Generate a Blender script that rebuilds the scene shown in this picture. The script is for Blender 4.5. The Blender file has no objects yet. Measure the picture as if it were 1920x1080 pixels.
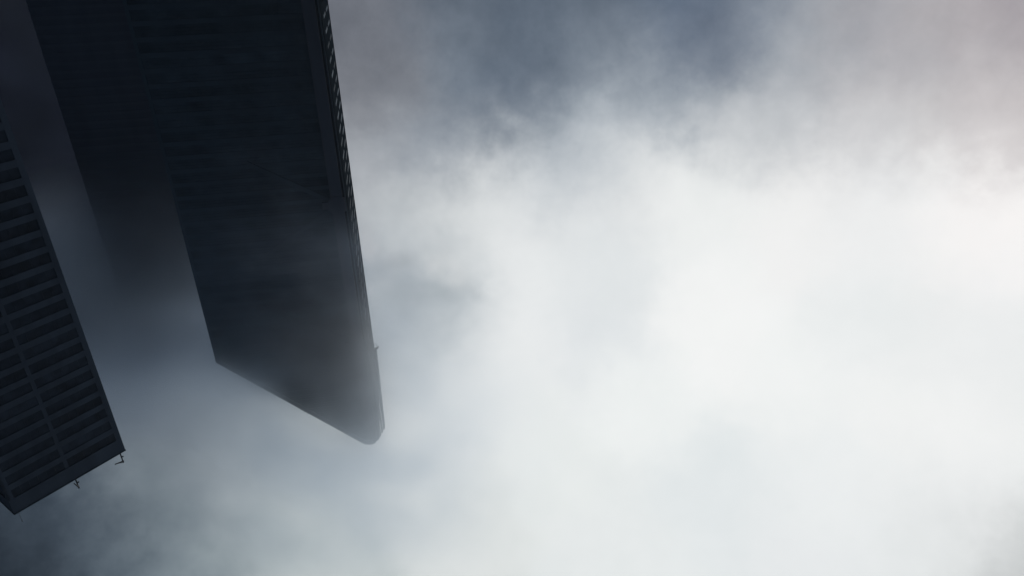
import bpy, bmesh, math, random
from mathutils import Vector, Matrix
random.seed(7)
S = bpy.context.scene
COL = S.collection

# ------------------------------------------------------------------ camera
# The photograph hangs upside down: the zenith lies below the lower edge of the frame.
W, H, F = 1920.0, 1080.0, 1400.0
ZEN = Vector((65.0, -2530.0, -F)).normalized()          # world up, seen from the camera
fwd = Vector((0, 0, -1))
Yc = (fwd - ZEN * fwd.dot(ZEN)).normalized()            # heading of the view = world +Y
Xc = Yc.cross(ZEN)
R = Matrix((Xc, Yc, ZEN))                               # camera -> world rotation
EYE = Vector((0, 0, 1.7))
cam = bpy.data.cameras.new('camera')
cam.sensor_width = 36.0
cam.lens = 36.0 * F / W
cam.clip_start = 0.1
cam.clip_end = 20000
camo = bpy.data.objects.new('camera', cam)
COL.objects.link(camo)
camo.matrix_world = Matrix.Translation(EYE) @ R.to_4x4()
S.camera = camo

def ray(px, py):
    return (R @ Vector((px - W / 2, -(py - H / 2), -F))).normalized()
def at_z(px, py, z):
    d = ray(px, py)
    return EYE + d * ((z - EYE.z) / d.z)
def at_dist(px, py, dist):
    """point at a horizontal distance"""
    d = ray(px, py)
    return EYE + d * (dist / math.hypot(d.x, d.y))
def flat(v):
    return Vector((v.x, v.y, 0)).normalized()

# ------------------------------------------------------------------ materials
def srgb(r, g, b):
    def f(c):
        c /= 255.0
        return c / 12.92 if c <= 0.04045 else ((c + 0.055) / 1.055) ** 2.4
    return (f(r), f(g), f(b))

def material(name, col, rough=0.7, spec=0.3, var=0.25, scale=0.15, metallic=0.0, bump=0.0, streak=False):
    m = bpy.data.materials.new(name)
    m.use_nodes = True
    nt = m.node_tree
    p = nt.nodes['Principled BSDF']
    p.inputs['Roughness'].default_value = rough
    p.inputs['Specular IOR Level'].default_value = spec
    p.inputs['Metallic'].default_value = metallic
    tc = nt.nodes.new('ShaderNodeTexCoord')
    mp = nt.nodes.new('ShaderNodeMapping')
    if streak:
        mp.inputs['Scale'].default_value = (1, 1, 0.12)
    nt.links.new(tc.outputs['Object'], mp.inputs['Vector'])
    n = nt.nodes.new('ShaderNodeTexNoise')
    n.inputs['Scale'].default_value = scale
    n.inputs['Detail'].default_value = 6
    nt.links.new(mp.outputs[0], n.inputs['Vector'])
    r = nt.nodes.new('ShaderNodeValToRGB')
    r.color_ramp.elements[0].position = 0.3
    r.color_ramp.elements[1].position = 0.7
    r.color_ramp.elements[0].color = tuple(c * (1 - var) for c in col) + (1,)
    r.color_ramp.elements[1].color = tuple(c * (1 + var) for c in col) + (1,)
    nt.links.new(n.outputs['Fac'], r.inputs['Fac'])
    nt.links.new(r.outputs['Color'], p.inputs['Base Color'])
    if bump:
        b = nt.nodes.new('ShaderNodeBump')
        b.inputs['Strength'].default_value = bump
        nt.links.new(n.outputs['Fac'], b.inputs['Height'])
        nt.links.new(b.outputs[0], p.inputs['Normal'])
    return m

M = {}
M['stone']    = material('dark_stone_cladding', (0.064, 0.082, 0.104), 0.8, 0.10, 0.24, 0.25, streak=True)
M['glass']    = material('tinted_glass', (0.026, 0.036, 0.050), 0.45, 0.08, 0.35, 0.45)
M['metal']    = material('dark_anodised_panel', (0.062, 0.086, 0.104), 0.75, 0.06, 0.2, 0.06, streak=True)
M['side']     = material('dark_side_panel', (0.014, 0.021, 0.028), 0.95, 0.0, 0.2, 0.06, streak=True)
M['column']   = material('weathered_column_cladding', (0.098, 0.110, 0.130), 0.75, 0.10, 0.22, 0.1, streak=True)
M['ribbon']   = material('smoked_glass', (0.058, 0.082, 0.099), 0.5, 0.08, 0.3, 0.12)
M['sidepane'] = material('painted_glint_glass', (0.15, 0.18, 0.21), 0.5, 0.02, 0.35, 0.3)  # window glints painted into the base colour, hardly any reflection
M['steel']    = material('painted_steel', (0.022, 0.028, 0.034), 0.5, 0.3, 0.2, 2.0)
M['roof']     = material('roof_membrane', (0.06, 0.06, 0.065), 0.9, 0.1, 0.2, 0.3)
M['far']      = material('far_tower_cladding', (0.062, 0.076, 0.098), 0.85, 0.04, 0.25, 0.05, streak=True)
M['far_band'] = material('far_tower_floor_bands', (0.068, 0.083, 0.106), 0.85, 0.04, 0.25, 0.05, streak=True)
for i_, f_ in enumerate((.75, 1.3)):
    M['glass%d' % i_] = material('tinted_glass_' + ('deep', 'pale')[i_], tuple(c * f_ for c in (0.026, 0.036, 0.050)), 0.45, 0.10, 0.35, 0.45)
    M['ribbon%d' % i_] = material('smoked_glass_' + ('deep', 'pale')[i_], tuple(c * (.9, 1.1)[i_] for c in (0.058, 0.082, 0.099)), 0.5, 0.08, 0.3, 0.12)
    M['sidepane%d' % i_] = material('glint_glass_' + ('dull', 'bright')[i_], tuple(c * (.5, 1.45)[i_] for c in (0.15, 0.18, 0.21)), 0.5, 0.02, 0.35, 0.3)  # weaker and stronger painted glints, picked at random per pane
M['asphalt']  = material('asphalt', (0.05, 0.05, 0.052), 0.9, 0.2, 0.25, 1.5, bump=0.1)

# ------------------------------------------------------------------ mesh helpers
class MB:
    def __init__(s): s.bm = bmesh.new()
    def box(s, o, ux, uy, uz, x0, x1, y0, y1, z0, z1, bevel=0.0):
        vs = [s.bm.verts.new(o + ux * x + uy * y + uz * z) for x in (x0, x1) for y in (y0, y1) for z in (z0, z1)]
        for q in ((0, 1, 3, 2), (4, 6, 7, 5), (0, 4, 5, 1), (2, 3, 7, 6), (0, 2, 6, 4), (1, 5, 7, 3)):
            s.bm.faces.new([vs[i] for i in q])
    def prism(s, pts_bottom, pts_top):
        b = [s.bm.verts.new(p) for p in pts_bottom]; t = [s.bm.verts.new(p) for p in pts_top]
        n = len(b)
        s.bm.faces.new(b[::-1]); s.bm.faces.new(t)
        for i in range(n):
            s.bm.faces.new((b[i], b[(i + 1) % n], t[(i + 1) % n], t[i]))
    def bar(s, a, b, r0, r1=None, seg=8):
        r1 = r0 if r1 is None else r1
        d = (b - a).normalized()
        u = d.orthogonal().normalized(); v = d.cross(u)
        A, B = [], []
        for i in range(seg):
            t = 2 * math.pi * i / seg
            w = u * math.cos(t) + v * math.sin(t)
            A.append(s.bm.verts.new(a + w * r0)); B.append(s.bm.verts.new(b + w * r1))
        s.bm.faces.new(A[::-1]); s.bm.faces.new(B)
        for i in range(seg):
            s.bm.faces.new((A[i], A[(i + 1) % seg], B[(i + 1) % seg], B[i]))
    def build(s, name, mat, parent=None, base=None, smooth=False):
        bmesh.ops.recalc_face_normals(s.bm, faces=s.bm.faces)
        off = base if base is not None else (parent.matrix_world.translation if parent else Vector())
        if base is None and parent is not None: off = parent['_b'] if False else BASE[parent.name]
        for v in s.bm.verts: v.co = v.co - off
        me = bpy.data.meshes.new(name); s.bm.to_mesh(me); s.bm.free()
        me.materials.append(mat)
        if smooth:
            for p in me.polygons: p.use_smooth = True
        o = bpy.data.objects.new(name, me); COL.objects.link(o)
        if parent is not None: o.parent = parent
        else: o.location = off
        BASE[o.name] = off
        return o
BASE = {}
def thing(name, label, cat, loc, group=None):
    o = bpy.data.objects.new(name, None); COL.objects.link(o)
    o.location = loc; o.empty_display_size = 2
    o['label'] = label; o['category'] = cat
    if group: o['group'] = group
    BASE[o.name] = Vector(loc)
    return o
UZ = Vector((0, 0, 1))

# ------------------------------------------------------------------ ground
g = MB()
n = 40
vs = [[None] * (n + 1) for _ in range(n + 1)]
for i in range(n + 1):
    for j in range(n + 1):
        vs[i][j] = g.bm.verts.new(((i / n - .5) * 12000, (j / n - .5) * 12000, 0))
for i in range(n):
    for j in range(n):
        g.bm.faces.new((vs[i][j], vs[i + 1][j], vs[i + 1][j + 1], vs[i][j + 1]))
o = g.build('ground', M['asphalt']); o['kind'] = 'structure'

# ------------------------------------------------------------------ near office tower (left of the photograph)
NH = 118.0
C1 = at_z(235, 843.5, NH); C2 = at_z(27, 964, NH)
ux = flat(C2 - C1)                                   # along the roof edge
Wn = (C2 - C1).length
uy = ux.cross(UZ)                                    # outward normal of the seen face?
if uy.dot(EYE - C1) < 0: uy = -uy
o0 = Vector((C1.x, C1.y, 0))
D = 34.0
FL = NH / 33.0
t = thing('office_tower', 'dark slab office tower with pale floor bands and two window bays per storey', 'office tower', o0 + ux * Wn / 2 - uy * D / 2)
wall = MB()
wall.box(o0, ux, uy, UZ, 0.4, Wn - 0.4, -D + 0.4, -0.45, 0.0, NH - 0.5)          # core
PIER = 1.15
MUL0, MUL1 = Wn * 0.485, Wn * 0.485 + 0.8
DW = Wn
nfl = 33
PAR = 1.02 * FL
def face(wb, o, a, nrm, width, muls, depth=0.45):
    # corner piers, mullions, spandrels and parapet standing in front of the core
    wb.box(o, a, nrm, UZ, 0.0, PIER, -depth, 0, 0, NH - PAR)
    wb.box(o, a, nrm, UZ, width - PIER, width, -depth, 0, 0, NH - PAR)
    for m0, m1 in muls: wb.box(o, a, nrm, UZ, m0, m1, -depth, -0.05, 0, NH - PAR)
    xs = [PIER] + [v for m in muls for v in m] + [width - PIER]
    for k in range(nfl):
        ztop = NH - PAR - k * FL
        z0 = ztop - FL; zs = z0 + 0.40 * FL
        for q in range(0, len(xs), 2):
            wb.box(o, a, nrm, UZ, xs[q], xs[q + 1], -depth, -0.03, z0, zs)
            yield ztop, zs, xs[q], xs[q + 1]
frames = []
for args in face(wall, o0, ux, uy, Wn, [(MUL0, MUL1)]): frames.append(('F', args))
oL = o0 + ux * Wn
for args in face(wall, oL, -uy, ux, D, [(D * .33, D * .33 + .8), (D * .66, D * .66 + .8)]): frames.append(('L', args))
# parapet ring
wall.box(o0, ux, uy, UZ, 0, Wn, -0.5, 0.0, NH - PAR, NH)
wall.box(o0, ux, uy, UZ, Wn - 0.5, Wn, -D, -0.5, NH - PAR, NH)
wall.box(o0, ux, uy, UZ, 0, 0.5, -D, -0.5, NH - PAR, NH)
wall.box(o0, ux, uy, UZ, 0.5, Wn - 0.5, -D, -D + 0.5, NH - PAR, NH)
wall.build('wall', M['stone'], t)
cop = MB()
cop.box(o0, ux, uy, UZ, -0.12, Wn + 0.12, -0.7, 0.12, NH, NH + 0.18)
cop.box(o0, ux, uy, UZ, Wn - 0.7, Wn + 0.12, -D, -0.7, NH, NH + 0.18)
cop.build('coping', M['metal'], t)
rf = MB(); rf.box(o0, ux, uy, UZ, 0.5, Wn - 0.5, -D + 0.5, -0.5, NH - 0.5, NH - 0.42); rf.build('roof', M['roof'], t)
for side, (zt, zs, x0, x1) in frames:
    if zt < 18: continue
    if side == 'L' and (x1 < 0 or x0 > D * 0.34): continue
    w = MB()
    o_, a_, n_ = (o0, ux, uy) if side == 'F' else (oL, -uy, ux)
    w.box(o_, a_, n_, UZ, x0, x1, -0.45, -0.16, zs, zt)
    k = max(2, round((x1 - x0) / 1.7))
    for i in range(1, k):                        # glazing bars
        xx = x0 + (x1 - x0) * i / k
        w.box(o_, a_, n_, UZ, xx - .04, xx + .04, -0.16, -0.11, zs + .003, zt - .003)
    w.build('window', M[random.choice(('glass', 'glass', 'glass0', 'glass1'))], t)

# ------------------------------------------------------------------ window-cleaning davits and the thin mast on its roof
def davit(px, py, tip_px, tip_py, arm_px, arm_py, label, second=None):
    base = at_z(px, py, NH + 0.18)
    base = base - uy * 0.35
    # the post leans outward over the parapet; the arm turns back along the roof edge
    d = ray(tip_px, tip_py)
    def on_plane(qx, qy, off):
        r_ = ray(qx, qy)
        k = (base + uy * off - EYE).dot(uy) / r_.dot(uy)
        return EYE + r_ * k
    tip = on_plane(tip_px, tip_py, 0.6)
    arm = on_plane(arm_px, arm_py, 1.3)
    th = thing('roof_davit', label, 'davit', base, 'window cleaning davits on the roof edge of the near tower')
    p = MB(); p.box(base, ux, uy, UZ, -.35, .35, -.35, .35, 0, .12); p.build('base_plate', M['steel'], th)
    p = MB(); p.bar(base + UZ * .12, tip, .16, .13); p.build('post', M['steel'], th)
    ext = tip + (tip - base).normalized() * .35
    p = MB(); p.bar(tip - (arm - tip).normalized() * .2, arm, .19, .13); p.bar(tip, ext, .13, .17); p.build('arm', M['steel'], th)
    p = MB(); p.bar(ext, tip.lerp(arm, .6) + UZ * .1, .05); p.build('brace', M['steel'], th)
    mid = base.lerp(tip, .55)
    p = MB(); p.bar(mid - ux * .45, mid + ux * -.15, .16, .16, 10); p.bar(mid - ux * .15, mid + ux * .1, .05); p.build('winch_drum', M['metal'], th)
    return th
davit(226, 849, 230.5, 865, 216, 870.5, 'dark roof davit nearest the sharp roof corner, its arm folded back along the edge')
davit(142, 897.5, 147.5, 913, 139, 906.5, 'dark roof davit halfway along the roof edge, arm and post making a V')
mb = at_z(35, 959.5, NH + .18) - uy * .3
rr = ray(42, 978); k = (mb - EYE).dot(uy) / rr.dot(uy); mt = EYE + rr * k
th = thing('roof_mast', 'hair-thin whip mast at the left end of the near tower roof', 'mast', mb)
p = MB(); p.bar(mb, mb.lerp(mt, .2), .07, .06); p.build('socket', M['steel'], th)
p = MB(); p.bar(mb.lerp(mt, .2), mt, .035, .025); p.build('rod', M['steel'], th)
p = MB(); p.bar(mt.lerp(mb, .12), mt, .09, .07); p.build('tip', M['steel'], th)

# ------------------------------------------------------------------ main skyscraper
mx = flat(ray(960 + 10637, 540 - 1048))              # along the broad face, towards image right
TOPC = at_dist(722, 803, 285.0)                      # far upper corner of the narrow side
HT = TOPC.z
gy = Vector((mx.y, -mx.x, 0))
if gy.dot(EYE - TOPC) < 0: gy = -gy                  # outward normal of the broad face (to the viewer)
def project(p):
    q = R.transposed() @ (p - EYE)
    return (W / 2 + F * q.x / -q.z, H / 2 - F * q.y / -q.z)
SW = 34.0                                            # depth of the narrow side
Bc = TOPC + gy * SW                                  # near upper corner
print('B top', project(Bc), 'C top', project(TOPC), 'C low', project(Vector((TOPC.x, TOPC.y, 45))), 'B low', project(Vector((Bc.x, Bc.y, 45))), 'HT', HT)
ob = Vector((Bc.x, Bc.y, 0))
ax = -mx                                             # from corner B leftwards in the picture
r_ = ray(405, 680); k = (ob - EYE).dot(gy) / r_.dot(gy); Atop = EYE + r_ * k
FW = (Atop - ob).dot(ax); HA = Atop.z
print('face width', FW, 'A height', HA, 'A low', project(ob + ax * FW + UZ * 60))
FS = 4.7                                             # storey height
def local(p2):
    """(distance along face, height) of a pixel on the broad face"""
    r = ray(*p2); k = (ob - EYE).dot(gy) / r.dot(gy); q = EYE + r * k
    return ((q - ob).dot(ax), q.z)
col0 = local((647, 404))[0]; col1 = local((625, 404))[0]
print('column', col0, col1, local((606, 97)), local((581, 97)), local((678, 611)), local((658, 611)))
CROWN = [local(p) for p in ((717.5, 819), (712, 826), (705, 830.5), (696, 833.5), (686, 833.5), (676, 829))]
HB = CROWN[0][1]; XP, ZP = CROWN[-1]; CROWN[0] = (0.0, HB)
print('crown', HB, XP, ZP)
node_h = [local((640, 383))[1], local((675, 645))[1]]
print('nodes', node_h)
RAD = 2.2                                            # rounded corner of the crown
t = thing('skyscraper', 'tall dark skyscraper with slanting crown and glinting narrow side, its top lost in cloud', 'skyscraper', ob + ax * FW / 2 - gy * SW / 2)
BOT = 0.0
def roof_h(x):  # slanting roofline over the broad face
    for (xa, za), (xb, zb) in zip(CROWN, CROWN[1:]):
        if x <= xb: return za + (zb - za) * (x - xa) / (xb - xa)
    return ZP + (HA - ZP) * (x - XP) / (FW - XP)
def xlim(z):
    return FW if z <= HA else max(3.0, XP + (FW - XP) * (ZP - z) / (ZP - HA))
w = MB()
def poly_ext(mb, pts, y0, y1):
    a = [mb.bm.verts.new(ob + ax * x + UZ * z - gy * y0) for x, z in pts]
    b = [mb.bm.verts.new(ob + ax * x + UZ * z - gy * y1) for x, z in pts]
    mb.bm.faces.new(a); mb.bm.faces.new(b[::-1])
    for i in range(len(a)):
        j = (i + 1) % len(a)
        mb.bm.faces.new((a[i], b[i], b[j], a[j]))
# core, stepping back from the cladding planes
poly_ext(w, [(.55, BOT), (.55, roof_h(.55) - .4)] + [(x, z - .4) for x, z in CROWN[1:] if x > .6] + [(FW - .5, roof_h(FW - .5) - .4), (FW - .5, BOT)], .4, SW - .02)
w.box(ob, ax, gy, UZ, FW - 1.2, FW, -SW, -.001, BOT, HA - 2.21)
# storey spandrels on the broad face (stand in front of the glass)
kf = int(HT / FS) + 1
NECK = 2.3                                           # corner pier
ribs = []
for i in range(kf):
    z0 = i * FS; z1 = z0 + 1.55
    xr = min(FW - 1.2, xlim(z1 + .1))
    if z1 > ZP - 1 or xr < 8: break
    w.box(ob, ax, gy, UZ, NECK, xr, -.4, -.02, z0, z1)
    zt = z0 + FS
    ribs.append((z1, zt, min(xlim(zt + .3), FW - 1.2)))
w.build('wall', M['metal'], t)
# sloped parapet following the crown
c = MB()
poly_ext(c, [(FW, HA - 2.2), (FW, HA)] + [(x, z) for x, z in CROWN[::-1] if x > RAD + .1] + [(RAD, roof_h(RAD)), (RAD, roof_h(RAD) - 2.2)] + [(x, z - 2.2) for x, z in CROWN if x > RAD + .1], -.06, SW)
c.build('parapet', M['metal'], t)
for z1, zt, xr in ribs:
    if z1 < 28 or xr < 10: continue
    r = MB()
    r.box(ob, ax, gy, UZ, NECK, xr, -.4, -.12, z1, zt)
    hgt = zt - z1
    for q in (.34, .67):                          # thin louvre rails
        r.box(ob, ax, gy, UZ, NECK, xr, -.12, -.05, z1 + hgt * q - .06, z1 + hgt * q + .06)
    r.build('window_ribbon', M[random.choice(('ribbon', 'ribbon0', 'ribbon1'))], t)
# tall inset column, belts and braces
c = MB()
c.box(ob, ax, gy, UZ, col0, col1, -.02, .75, BOT, roof_h(col0) - 2.4)
c.build('column', M['column'], t)
for h in node_h:
    c = MB()
    c.box(ob, ax, gy, UZ, .9, col0 - .003, -.02, .5, h - 2.6, h + 2.6)
    c.build('belt', M['column'], t); c = MB()
    xr = FW
    c.box(ob, ax, gy, UZ, col1 + .003, min(xr, col1 + 3.2), -.02, .5, h - 1.3, h + 1.3)
    c.build('belt', M['column'], t)
    c = MB()
    for sgn in (-1, 1):
        L = min(30.0, .9 * (HA - h) + 30 if sgn > 0 else 30.0)
        p0 = ob + ax * (col1 + .01) + UZ * (h + sgn * 1.4); d = (ax * 1.0 + UZ * sgn * .62).normalized()
        nrm = d.cross(gy).normalized()
        c.box(p0, d, gy, nrm, 0.0, L, -.01, .12, -.8, .8)
    c.build('brace', M['metal'], t)
    c = MB()
    xm = (col0 + col1) / 2
    hexa = [(xm + 3.6 * math.cos(a), h + 3.6 * math.sin(a)) for a in [math.pi / 8 + i * math.pi / 4 for i in range(8)]]
    hexa = [(max(1.0, x), z) for x, z in hexa]
    poly_ext(c, hexa, -.76, -.9)
    c.build('gusset_plate', M['column'], t)
# corner: a rounded pier between broad face and narrow side
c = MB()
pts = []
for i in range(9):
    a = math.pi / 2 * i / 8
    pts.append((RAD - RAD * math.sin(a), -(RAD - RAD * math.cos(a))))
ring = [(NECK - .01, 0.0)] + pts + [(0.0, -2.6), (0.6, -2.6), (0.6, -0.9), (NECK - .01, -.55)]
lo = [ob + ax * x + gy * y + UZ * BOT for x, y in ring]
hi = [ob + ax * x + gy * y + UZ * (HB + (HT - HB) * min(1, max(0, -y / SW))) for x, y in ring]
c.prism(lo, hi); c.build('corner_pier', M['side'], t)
# narrow side: spandrel frame with two small panes per storey, glints painted as pale colour
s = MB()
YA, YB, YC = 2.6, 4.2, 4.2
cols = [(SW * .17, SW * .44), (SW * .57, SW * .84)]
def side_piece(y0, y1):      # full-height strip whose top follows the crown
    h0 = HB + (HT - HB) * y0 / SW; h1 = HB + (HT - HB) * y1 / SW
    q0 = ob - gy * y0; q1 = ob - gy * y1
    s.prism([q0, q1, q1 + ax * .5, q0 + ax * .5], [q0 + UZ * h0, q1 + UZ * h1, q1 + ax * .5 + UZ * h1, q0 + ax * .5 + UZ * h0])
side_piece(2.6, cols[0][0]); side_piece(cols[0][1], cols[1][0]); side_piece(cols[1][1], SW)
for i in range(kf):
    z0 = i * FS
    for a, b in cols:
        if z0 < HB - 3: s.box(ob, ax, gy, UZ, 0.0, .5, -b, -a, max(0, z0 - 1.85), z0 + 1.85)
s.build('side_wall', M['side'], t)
for i in range(kf):
    z0 = i * FS
    if z0 < 34 or z0 + FS > HB - 2: continue
    for a, b in cols:
        p = MB()
        p.box(ob, ax, gy, UZ, -.02, .2, -b, -a, z0 + 1.85, z0 + FS - 1.85)
        p.build('side_window', M[random.choice(('sidepane', 'sidepane', 'sidepane0', 'sidepane1'))], t)
# projecting maintenance ledge with a hooped rail on the narrow side
q = at_dist(714, 648, 285.0)
zl = local((706, 640))[1]
zl = TOPC.z * 0 + (TOPC.z - 1.7) * 1.0
r_ = ray(708, 648); kk = (TOPC - EYE).dot(gy) / r_.dot(gy); zl = (EYE + r_ * kk).z
p = MB()
a0 = TOPC - UZ * (TOPC.z - zl)
p.prism([a0 + gy * 2, a0 - mx * 0 + mx * 2.2, a0 - gy * 0 + mx * 1.9 + gy * 2.2][::1], [a0 + gy * 2.2 + UZ * .9, a0 + mx * .9 + UZ * .9, a0 + mx * .8 + gy * 2.2 + UZ * .9])
p.build('ledge', M['steel'], t)
p = MB()
prev = None
for i in range(9):
    a = math.pi * i / 8
    pt = a0 + mx * (.1 + .55 + .55 * math.cos(math.pi - a)) + UZ * (-.3 - 1.3 * math.sin(a)) + gy * .6
    if prev is not None: p.bar(prev, pt, .09)
    prev = pt
p.build('hoop_rail', M['steel'], t)
# upper crown skin, a little proud of the shaft
p = MB()
ztop2 = HT - 1.0
p.prism([a0 + mx * 1.05 + UZ * .9, a0 + mx * 1.05 + UZ * .9 + gy * 9, a0 + mx * .01 + UZ * .9 + gy * 9, a0 + mx * .01 + UZ * .9],
        [Vector((0, 0, ztop2 - TOPC.z)) + TOPC + q for q in (mx * .12, mx * .12 + gy * 9 - UZ * 9 * (HT - HB) / SW, mx * .01 + gy * 9 - UZ * 9 * (HT - HB) / SW, mx * .01)])
p.build('crown_panel', M['metal'], t)
# small plant units poking over the sloping roofline
for x, wd, hh in ((FW * .515, .5, .5), (FW * .50, .15, 1.1), (FW * .47, .7, .3)):
    p = MB(); p.box(ob, ax, gy, UZ, x - wd, x + wd, -1.6, -.4, roof_h(x) - .6, roof_h(x) + hh)
    p.build('roof_vent', M['steel'], t)

# ------------------------------------------------------------------ third tower, far back in the mist
fb = at_dist(46, 0, 430.0); fb.z = 0
fx = flat(at_dist(420, 0, 405.0) - at_dist(46, 0, 430.0)) ; fn = Vector((fx.y, -fx.x, 0))
if fn.dot(EYE - fb) < 0: fn = -fn
FH = at_dist(240, 590, 430.0).z
t = thing('skyscraper', 'shadowy tower behind the taller one, a faint silhouette dissolving in mist', 'skyscraper', fb + fx * 45 - fn * 20)
w = MB()
w.box(fb, fx, fn, UZ, .3, 95, -40, -.4, 0, FH - 8)
w.box(fb, fx, fn, UZ, 6, 88, -36, -5, FH - 8, FH)
w.build('wall', M['far'], t)
w = MB(); i = 0
while i * 4.2 < FH - 9:
    w.box(fb, fx, fn, UZ, .2, 95.1, -.395, -.3, i * 4.2, i * 4.2 + 1.6); i += 1
w.build('floor_bands', M['far_band'], t)
r = MB(); r.box(fb, fx, fn, UZ, -.4, 95.6, -40.6, .4, FH - 8, FH - 7); r.build('roof', M['roof'], t)

# ------------------------------------------------------------------ sky
def L(c): return srgb(*c)
PTS = [  # direction of a stretch of cloud, its colour, tightness
 ((20, 40), (9, 11, 22)), ((30, 170), (14, 17, 29)), ((-80, 250), (10, 13, 22)), ((60, 300), (13, 17, 27)), ((110, 400), (13, 17, 27)), ((130, 330), (9, 12, 21)), ((90, 230), (9, 12, 21)), ((800, 940), (222, 226, 225)), ((910, 690), (238, 240, 240)), ((150, 500), (31, 37, 49)), ((260, 480), (30, 36, 48)),
 ((200, 650), (82, 91, 103)), ((330, 640), (64, 74, 87)), ((250, 780), (100, 111, 121)), ((330, 780), (108, 118, 127)), ((400, 790), (126, 135, 143)), ((420, 740), (112, 122, 132)), ((480, 850), (160, 168, 173)),
 ((300, 920), (116, 127, 135)), ((110, 960), (62, 73, 85)), ((20, 1070), (10, 18, 28)), ((180, 1060), (78, 90, 102)),
 ((320, 1060), (126, 138, 145)), ((500, 1000), (168, 178, 181)), ((650, 930), (202, 208, 209)), ((640, 1070), (192, 200, 200)),
 ((850, 1000), (222, 226, 225)), ((760, 860), (226, 229, 229)), ((860, 760), (238, 240, 239)), ((1000, 880), (233, 237, 236)),
 ((690, 60), (106, 110, 119)), ((850, 50), (91, 101, 114)), ((1000, 50), (86, 98, 113)), ((1150, 40), (90, 101, 115)), ((1290, 50), (78, 95, 118)), ((1340, 40), (84, 98, 118)),
 ((720, 170), (126, 129, 136)), ((880, 160), (106, 117, 130)), ((980, 215), (84, 98, 116)), ((1090, 140), (115, 126, 139)), ((820, 270), (144, 152, 162)),
 ((700, 320), (166, 170, 176)), ((1240, 170), (160, 168, 177)), ((1410, 60), (140, 149, 161)), ((1500, 110), (166, 170, 176)), ((1620, 60), (156, 156, 163)),
 ((1750, 120), (178, 175, 178)), ((1890, 60), (160, 153, 158)), ((1880, 200), (204, 199, 200)), ((1400, 240), (200, 203, 206)), ((1650, 230), (206, 206, 208)),
 ((1100, 260), (180, 188, 196)), ((950, 360), (222, 225, 226)), ((780, 420), (192, 197, 200)), ((730, 525), (144, 154, 164)), ((800, 545), (168, 177, 184)), ((870, 545), (188, 196, 201)), ((1160, 340), (230, 232, 232)), ((1020, 320), (198, 204, 209)), ((860, 420), (224, 227, 227)), ((790, 490), (196, 202, 205)),
 ((730, 620), (170, 178, 184)), ((800, 650), (200, 206, 209)), ((960, 450), (238, 240, 240)), ((1110, 510), (226, 230, 231)), ((960, 590), (238, 240, 240)), ((1090, 640), (226, 230, 232)),
 ((1300, 380), (240, 242, 241)), ((1500, 420), (242, 242, 241)), ((1680, 400), (239, 240, 240)), ((1850, 440), (248, 246, 245)), ((1340, 600), (245, 246, 245)),
 ((1200, 760), (240, 243, 242)), ((1500, 690), (242, 244, 243)), ((1640, 600), (234, 237, 237)), ((1850, 620), (235, 237, 237)), ((1750, 760), (243, 244, 243)),
 ((1340, 930), (228, 233, 234)), ((1150, 1030), (230, 234, 234)), ((1560, 900), (237, 240, 240)), ((1800, 930), (238, 240, 240)), ((1500, 1060), (232, 235, 236)),
 ((1900, 1060), (188, 191, 191)), ((1740, 1060), (233, 236, 236)),
]
FARPTS = [  # the rest of the overcast, wholly outside the frame
 (Vector((0, -1, .25)), (50, 67, 88)), (Vector((1, -.5, .3)), (45, 60, 82)), (Vector((-1, -.5, .3)), (62, 80, 103)),
 (Vector((0, -.4, 1)), (78, 97, 120)), (Vector((1, .2, .25)), (28, 33, 45)), (Vector((-1, .3, .35)), (170, 172, 178)),
 (Vector((0, 0, -1)), (20, 22, 26)), (Vector((0, .6, 1)), (170, 180, 186)), (Vector((1, .3, .9)), (40, 52, 66)), (Vector((-1, .5, .9)), (165, 172, 180)),
]
world = bpy.data.worlds.new('World'); S.world = world
world.use_nodes = True
nt = world.node_tree
for nd in list(nt.nodes): nt.nodes.remove(nd)
N = nt.nodes.new; K = nt.links.new
out = N('ShaderNodeOutputWorld'); bg = N('ShaderNodeBackground'); K(bg.outputs[0], out.inputs['Surface'])
tc = N('ShaderNodeTexCoord')
# billows: the direction is stirred by noise before the cloud colours are looked up
def noise(scale, detail, rough=.55, vec=None, dist=0.0):
    n_ = N('ShaderNodeTexNoise'); n_.inputs['Scale'].default_value = scale; n_.inputs['Detail'].default_value = detail
    n_.inputs['Roughness'].default_value = rough; n_.inputs['Distortion'].default_value = dist
    K(vec if vec is not None else tc.outputs['Generated'], n_.inputs['Vector']); return n_
def vmath(op, a, b=None, s=None):
    v = N('ShaderNodeVectorMath'); v.operation = op
    for i, x in enumerate((a, b)):
        if x is None: continue
        if hasattr(x, 'node') or isinstance(x, bpy.types.NodeSocket): K(x, v.inputs[i])
        else: v.inputs[i].default_value = x
    if s is not None:
        if isinstance(s, bpy.types.NodeSocket): K(s, v.inputs['Scale'])
        else: v.inputs['Scale'].default_value = s
    return v
def fmath(op, a, b=None, c=None):
    v = N('ShaderNodeMath'); v.operation = op
    for i, x in enumerate((a, b, c)):
        if x is None: continue
        if isinstance(x, bpy.types.NodeSocket): K(x, v.inputs[i])
        else: v.inputs[i].default_value = x
    return v.outputs[0]
n1 = noise(6, 6, .55)
w1 = vmath('SUBTRACT', n1.outputs['Color'], (.5, .5, .5))
w1 = vmath('SCALE', w1.outputs[0], s=0.10)
dirv = vmath('ADD', tc.outputs['Generated'], w1.outputs[0])
n1b = noise(22, 6, .6)
w1b = vmath('SUBTRACT', n1b.outputs['Color'], (.5, .5, .5)); w1b = vmath('SCALE', w1b.outputs[0], s=0.07)
dirv = vmath('ADD', dirv.outputs[0], w1b.outputs[0])
dirv = vmath('NORMALIZE', dirv.outputs[0])
acc = None; wsum = None
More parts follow.
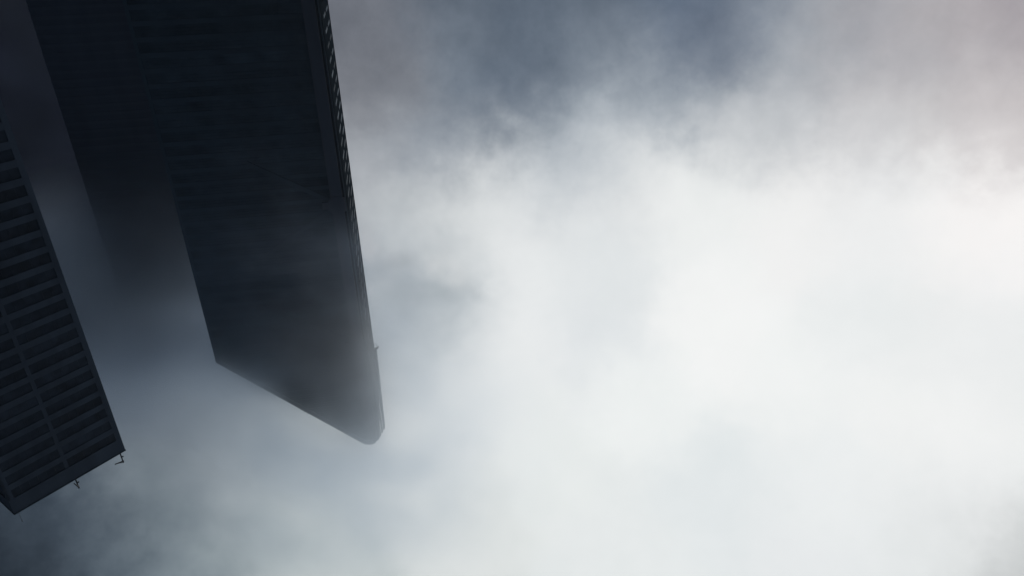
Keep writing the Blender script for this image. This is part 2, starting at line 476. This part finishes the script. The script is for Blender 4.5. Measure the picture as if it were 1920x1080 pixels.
def add_pt(d, col, kk, amp=1.0):
    global acc, wsum
    dt = vmath('DOT_PRODUCT', dirv.outputs[0], tuple(d.normalized()))
    e = fmath('MULTIPLY_ADD', dt.outputs['Value'], kk, -kk)
    ww = fmath('EXPONENT', e)
    if amp != 1.0: ww = fmath('MULTIPLY', ww, amp)
    c = vmath('SCALE', L(col), s=ww)
    acc = c if acc is None else vmath('ADD', acc.outputs[0], c.outputs[0])
    wsum = ww if wsum is None else fmath('ADD', wsum, ww)
for (p, c) in PTS: add_pt(ray(*p), c, 520.0)
for p, c, kk, aa in (
    ((745, 475), (152, 158, 163), 6500, 2.2), ((715, 490), (154, 161, 168), 6500, 2), ((770, 535), (158, 166, 173), 5000, 2), ((740, 555), (158, 166, 172), 5000, 2),
    ((810, 545), (164, 172, 177), 7000, 2), ((852, 532), (184, 190, 194), 9000, 1.6), ((885, 555), (186, 192, 196), 9000, 1.6), ((755, 605), (168, 176, 185), 5000, 1.4),
    ((728, 640), (154, 164, 175), 5500, 1.6), ((815, 492), (216, 218, 218), 5000, 2), ((862, 508), (222, 224, 224), 5000, 2), ((704, 535), (188, 193, 197), 9000, 2),
    ((710, 572), (184, 190, 194), 8000, 2), ((690, 440), (190, 192, 195), 5000, 1.5)):   # torn wisp beside the skyscraper
    add_pt(ray(*p), c, kk, aa)
for (d, c) in FARPTS: add_pt(d, c, 9.0, 0.002)
inv = fmath('DIVIDE', 1.0, wsum)
cloud = vmath('SCALE', acc.outputs[0], s=inv)
# finer billow light and shade of the cloud itself
n2 = noise(9, 12, .66)
m2 = N('ShaderNodeMapRange'); m2.inputs['From Min'].default_value = .25; m2.inputs['From Max'].default_value = .75
m2.inputs['To Min'].default_value = 1.16; m2.inputs['To Max'].default_value = .84
K(n2.outputs['Fac'], m2.inputs['Value'])
cl2 = N('ShaderNodeGamma'); K(cloud.outputs[0], cl2.inputs['Color']); K(m2.outputs[0], cl2.inputs['Gamma'])
sky = N('ShaderNodeTexSky'); sky.sky_type = 'NISHITA'; sky.sun_disc = False
sd = ray(1780, 420)
SUN_EL = math.asin(sd.z); SUN_ROT = math.atan2(sd.x, sd.y)
sky.sun_elevation = SUN_EL; sky.sun_rotation = SUN_ROT
sk = vmath('SCALE', sky.outputs[0], s=0.08)
n3 = noise(3.2, 4)
m3 = N('ShaderNodeMapRange'); m3.inputs['From Min'].default_value = .5; m3.inputs['From Max'].default_value = .8
m3.inputs['To Min'].default_value = 0.0; m3.inputs['To Max'].default_value = .04
K(n3.outputs['Fac'], m3.inputs['Value'])
mix = N('ShaderNodeMix'); mix.data_type = 'RGBA'
K(m3.outputs[0], mix.inputs['Factor']); K(cl2.outputs[0], mix.inputs[6]); K(sk.outputs[0], mix.inputs[7])
K(mix.outputs[2], bg.inputs['Color']); bg.inputs['Strength'].default_value = 1.0

# ------------------------------------------------------------------ sun behind the overcast
sl = bpy.data.lights.new('sun', 'SUN'); sl.energy = 0.5; sl.angle = math.radians(14); sl.color = (1, .95, .9)
so = bpy.data.objects.new('sun', sl); COL.objects.link(so)
so.rotation_euler = (-sd).to_track_quat('-Z', 'Y').to_euler(); so.location = (0, 0, 400)

# ------------------------------------------------------------------ cloud wrapped round the tower tops
def fog(name, centre, radii, dens, axes, nscale, seed, tint=(.93, .95, .97), g_=.82, lo=.35, hi=.7, edge=(1.0, .35)):
    m = bpy.data.materials.new(name + '_vapour'); m.use_nodes = True
    t_ = m.node_tree
    for nd in list(t_.nodes): t_.nodes.remove(nd)
    o_ = t_.nodes.new('ShaderNodeOutputMaterial'); v_ = t_.nodes.new('ShaderNodeVolumePrincipled')
    v_.inputs['Color'].default_value = tint + (1,); v_.inputs['Anisotropy'].default_value = g_
    t_.links.new(v_.outputs[0], o_.inputs['Volume'])
    c_ = t_.nodes.new('ShaderNodeTexCoord')
    ln = t_.nodes.new('ShaderNodeVectorMath'); ln.operation = 'LENGTH'; t_.links.new(c_.outputs['Object'], ln.inputs[0])
    fr = t_.nodes.new('ShaderNodeMapRange'); fr.interpolation_type = 'SMOOTHSTEP'
    fr.inputs['From Min'].default_value = edge[0]; fr.inputs['From Max'].default_value = edge[1]
    t_.links.new(ln.outputs['Value'], fr.inputs['Value'])
    mp = t_.nodes.new('ShaderNodeMapping'); mp.inputs['Location'].default_value = (seed, seed * .7, -seed)
    t_.links.new(c_.outputs['Object'], mp.inputs['Vector'])
    n_ = t_.nodes.new('ShaderNodeTexNoise'); n_.inputs['Scale'].default_value = nscale; n_.inputs['Detail'].default_value = 5
    t_.links.new(mp.outputs[0], n_.inputs['Vector'])
    nr = t_.nodes.new('ShaderNodeMapRange'); nr.inputs['From Min'].default_value = lo; nr.inputs['From Max'].default_value = hi
    t_.links.new(n_.outputs['Fac'], nr.inputs['Value'])
    a_ = t_.nodes.new('ShaderNodeMath'); a_.operation = 'MULTIPLY'
    t_.links.new(fr.outputs[0], a_.inputs[0]); t_.links.new(nr.outputs[0], a_.inputs[1])
    b_ = t_.nodes.new('ShaderNodeMath'); b_.operation = 'MULTIPLY'; b_.inputs[1].default_value = dens
    t_.links.new(a_.outputs[0], b_.inputs[0]); t_.links.new(b_.outputs[0], v_.inputs['Density'])
    bm = bmesh.new(); bmesh.ops.create_icosphere(bm, subdivisions=4, radius=1.0)
    me = bpy.data.meshes.new(name); bm.to_mesh(me); bm.free(); me.materials.append(m)
    ob_ = bpy.data.objects.new(name, me); COL.objects.link(ob_)
    ob_.location = centre; ob_.scale = radii
    ob_.rotation_euler = axes
    ob_['kind'] = 'stuff'; ob_['label'] = 'pale drifting cloud wrapped round the tower tops'
    return ob_
fog('cloud', at_dist(225, 600, 390.0), (150, 60, 92), .10, (0, 0, 0), 2.6, 3.0, tint=(.76, .81, .87), g_=.9, lo=.28, hi=.58, edge=(1.0, .15))
fog('cloud', at_dist(655, 835, 215.0), (88, 42, 78), .056, (0, 0, 0), 2.6, 9.0, tint=(.90, .95, 1.0), g_=.9, lo=.34, hi=.66, edge=(1.0, .1))
fog('cloud', at_dist(480, 500, 222.0), (66, 16, 48), .032, (0, 0, 0), 2.3, 21.0, tint=(.72, .84, 1.0), g_=.8, lo=.42, hi=.72, edge=(1.0, .2))
fog('cloud', at_dist(440, 715, 240.0), (34, 10, 18), .085, (0, 0, 0), 2.0, 33.0, tint=(.84, .90, .97), g_=.86, lo=.3, hi=.6, edge=(1.0, .1))
# thin even air round everything
hz = MB()
hz.box(Vector((0, 0, 0)), Vector((1, 0, 0)), Vector((0, 1, 0)), UZ, -420, 420, -60, 640, -1, max(HT, FH) + 60)
m = bpy.data.materials.new('thin_air'); m.use_nodes = True
t_ = m.node_tree
for nd in list(t_.nodes): t_.nodes.remove(nd)
o_ = t_.nodes.new('ShaderNodeOutputMaterial'); v_ = t_.nodes.new('ShaderNodeVolumePrincipled')
v_.inputs['Color'].default_value = (.8, .9, 1, 1); v_.inputs['Density'].default_value = .00008; v_.inputs['Anisotropy'].default_value = .6
t_.links.new(v_.outputs[0], o_.inputs['Volume'])
o = hz.build('haze', m); o['kind'] = 'stuff'

# ------------------------------------------------------------------ render settings
S.view_settings.view_transform = 'Standard'; S.view_settings.look = 'None'
S.view_settings.exposure = 0; S.view_settings.gamma = 1
S.cycles.max_bounces = 8; S.cycles.diffuse_bounces = 3; S.cycles.volume_bounces = 4
S.cycles.volume_step_rate = 2.0; S.cycles.volume_max_steps = 256
S.cycles.use_denoising = True
S.cycles.sample_clamp_indirect = 4.0
